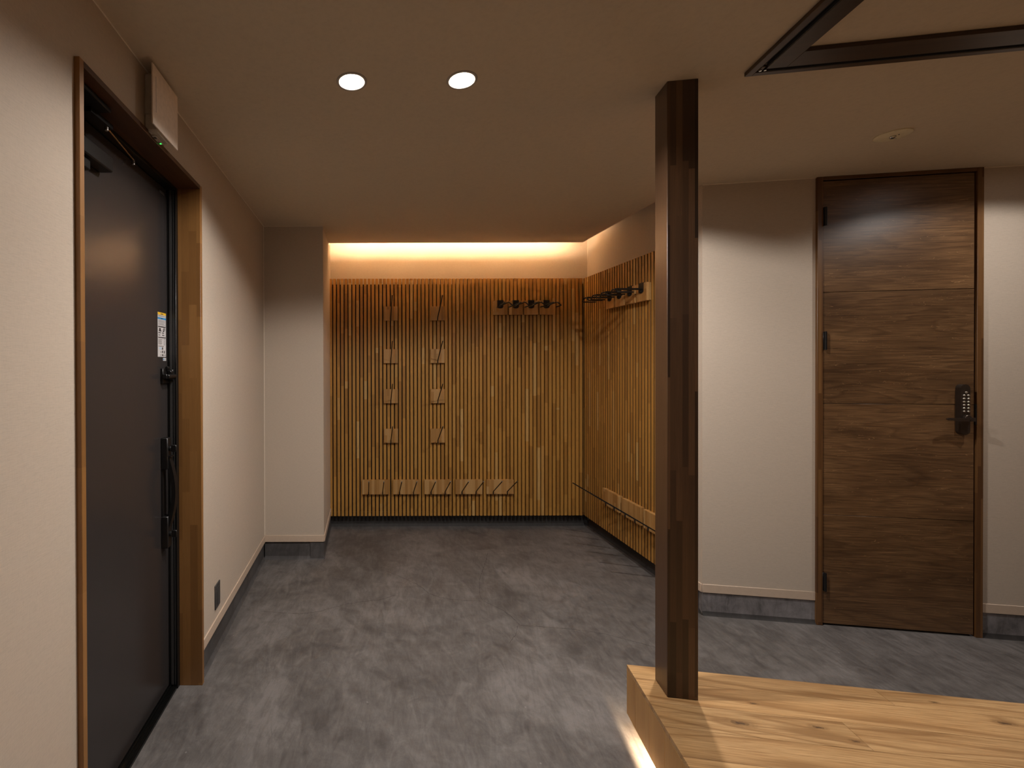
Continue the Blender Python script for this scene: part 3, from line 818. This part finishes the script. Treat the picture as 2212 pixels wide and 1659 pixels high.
# ------------------------------------------------------------------ recessed lights
def downlight(x, y, label, watt, visible_glow=True):
    t = empty('downlight', (x, y, H)); tag(t, label, 'light', 'recessed ceiling downlights')
    b = B(); b.lathe([(0.046, 0.0), (0.0465, -0.003), (0.051, -0.004), (0.0545, -0.0025), (0.055, 0.0)], 'ring', 40); b.obj('trim_ring', t)
    b = B(); b.lathe([(0.0462, -0.003), (0.040, 0.010)], 'white', 40); b.obj('reflector', t)
    b = B(); b.lathe([(0.0001, -0.0022), (0.042, -0.0022)], 'lamp', 40); b.obj('lamp_lens', t)
    ld = bpy.data.lights.new('lamp', 'SPOT'); ld.energy = watt; ld.color = DOWN_COL
    ld.spot_size = math.radians(152); ld.spot_blend = 0.22; ld.shadow_soft_size = 0.020
    ld.use_nodes = True; nt = ld.node_tree                 # reflector: stronger straight down than to the sides
    em = nt.nodes['Emission']; ge = nt.nodes.new('ShaderNodeNewGeometry'); sp = nt.nodes.new('ShaderNodeSeparateXYZ')
    m1 = nt.nodes.new('ShaderNodeMath'); m1.operation = 'MULTIPLY'; m2 = nt.nodes.new('ShaderNodeMath'); m2.operation = 'MULTIPLY_ADD'
    nt.links.new(ge.outputs['Incoming'], sp.inputs[0]); nt.links.new(sp.outputs[2], m1.inputs[0]); nt.links.new(sp.outputs[2], m1.inputs[1])
    nt.links.new(m1.outputs[0], m2.inputs[0]); m2.inputs[1].default_value = 0.75; m2.inputs[2].default_value = 0.25
    nt.links.new(m2.outputs[0], em.inputs['Strength'])
    lo = bpy.data.objects.new('lamp', ld); col.objects.link(lo); lo.parent = t; lo.location = (0, 0, -0.012)
    return t
downlight(-0.050, 1.645, 'lit round recessed ceiling light, left one of the bright pair', DOWN_W)
downlight(0.345, 1.638, 'lit round recessed ceiling light, right one of the bright pair', DOWN_W)
downlight(1.335, 1.995, 'round recessed ceiling light hidden behind the top of the post', POST_W)
downlight(*w2(2.75, 2.30), 'round recessed ceiling light outside the frame, before the wooden door', CORR_W)
downlight(0.30, -0.55, 'unseen fill light added behind the viewer, on the left, as a recessed downlight', REAR_W)  # unseen lamp, added to raise the ambient light
downlight(1.90, -0.45, 'round recessed ceiling light behind the viewer, over the oak step', REAR_W)

# emergency light: flat cream disc with a small lens
t = empty('emergency_light', (2.355, 2.041, H)); tag(t, 'small cream round emergency light on the ceiling before the wooden door', 'light')
b = B(); b.lathe([(0.060, 0.0), (0.060, -0.004), (0.056, -0.007), (0.0001, -0.007)], 'emlamp', 40); b.obj('cover', t)
b = B(); b.lathe([(0.011, -0.007), (0.011, -0.012), (0.008, -0.015)], 'chrome', 20); b.lathe([(0.008, -0.015), (0.006, -0.010), (0.0001, -0.009)], 'st_k', 20); b.obj('lens', t)
b = B(); b.cyl((0.008, -0.017, -0.007), 0.0025, 0, -0.002, 'st_k', 'z', 10); b.obj('test_button', t)
b = B()
for i in range(5): b.box(0.022 + i * 0.005, 0.0255 + i * 0.005, 0.021 - 0.0 * i, 0.025, -0.0074, -0.007, 'st_g')
b.obj('print', t)

# ------------------------------------------------------------------ exit light box above the entrance door
t = empty('exit_light_box', (XL, 1.64, 2.245)); tag(t, 'pale square exit light box high on the left wall above the entrance door', 'sign')
b = B(); b.box(0, 0.0475, -0.075, 0.060, 0.060, 0.200, 'plate2', 0.003); b.box(0, 0.0478, -0.080, 0.02, 0.0, 0.062, 'plate2', 0.006); b.obj('body', t)
b = B(); b.box(0.048, 0.053, -0.126, 0.073, 0.004, 0.204, 'plate', 0.001); b.box(0.0532, 0.0536, -0.105, -0.1035, 0.05, 0.17, 'st_g'); b.obj('panel', t)
b = B(); b.box(0.012, 0.030, -0.055, 0.012, -0.004, 0.0, 'plate2', 0.001); b.box(0.017, 0.026, -0.047, -0.038, -0.0065, -0.004, 'st_k'); b.box(0.017, 0.025, -0.016, -0.006, -0.0065, -0.004, 'st_k', 0.001); b.obj('test_switch', t)
b = B(); b.cyl((0.021, 0.000, -0.006), 0.003, 0, 0.003, 'green', 'z', 10); tag(b.obj('led', t), 'green indicator light')

# ------------------------------------------------------------------ outlet cover low on the left wall
t = empty('outlet_cover', (XL, 2.2915, 0.225)); tag(t, 'dark grey upright outlet cover low on the left wall', 'outlet')
b = B(); b.box(0, 0.006, -0.036, 0.036, 0, 0.120, 'outlet', 0.0015); b.obj('plate', t)
b = B(); b.box(0.006, 0.0075, -0.013, 0.013, 0.018, 0.102, 'outlet', 0.0006); b.obj('socket_insert', t)
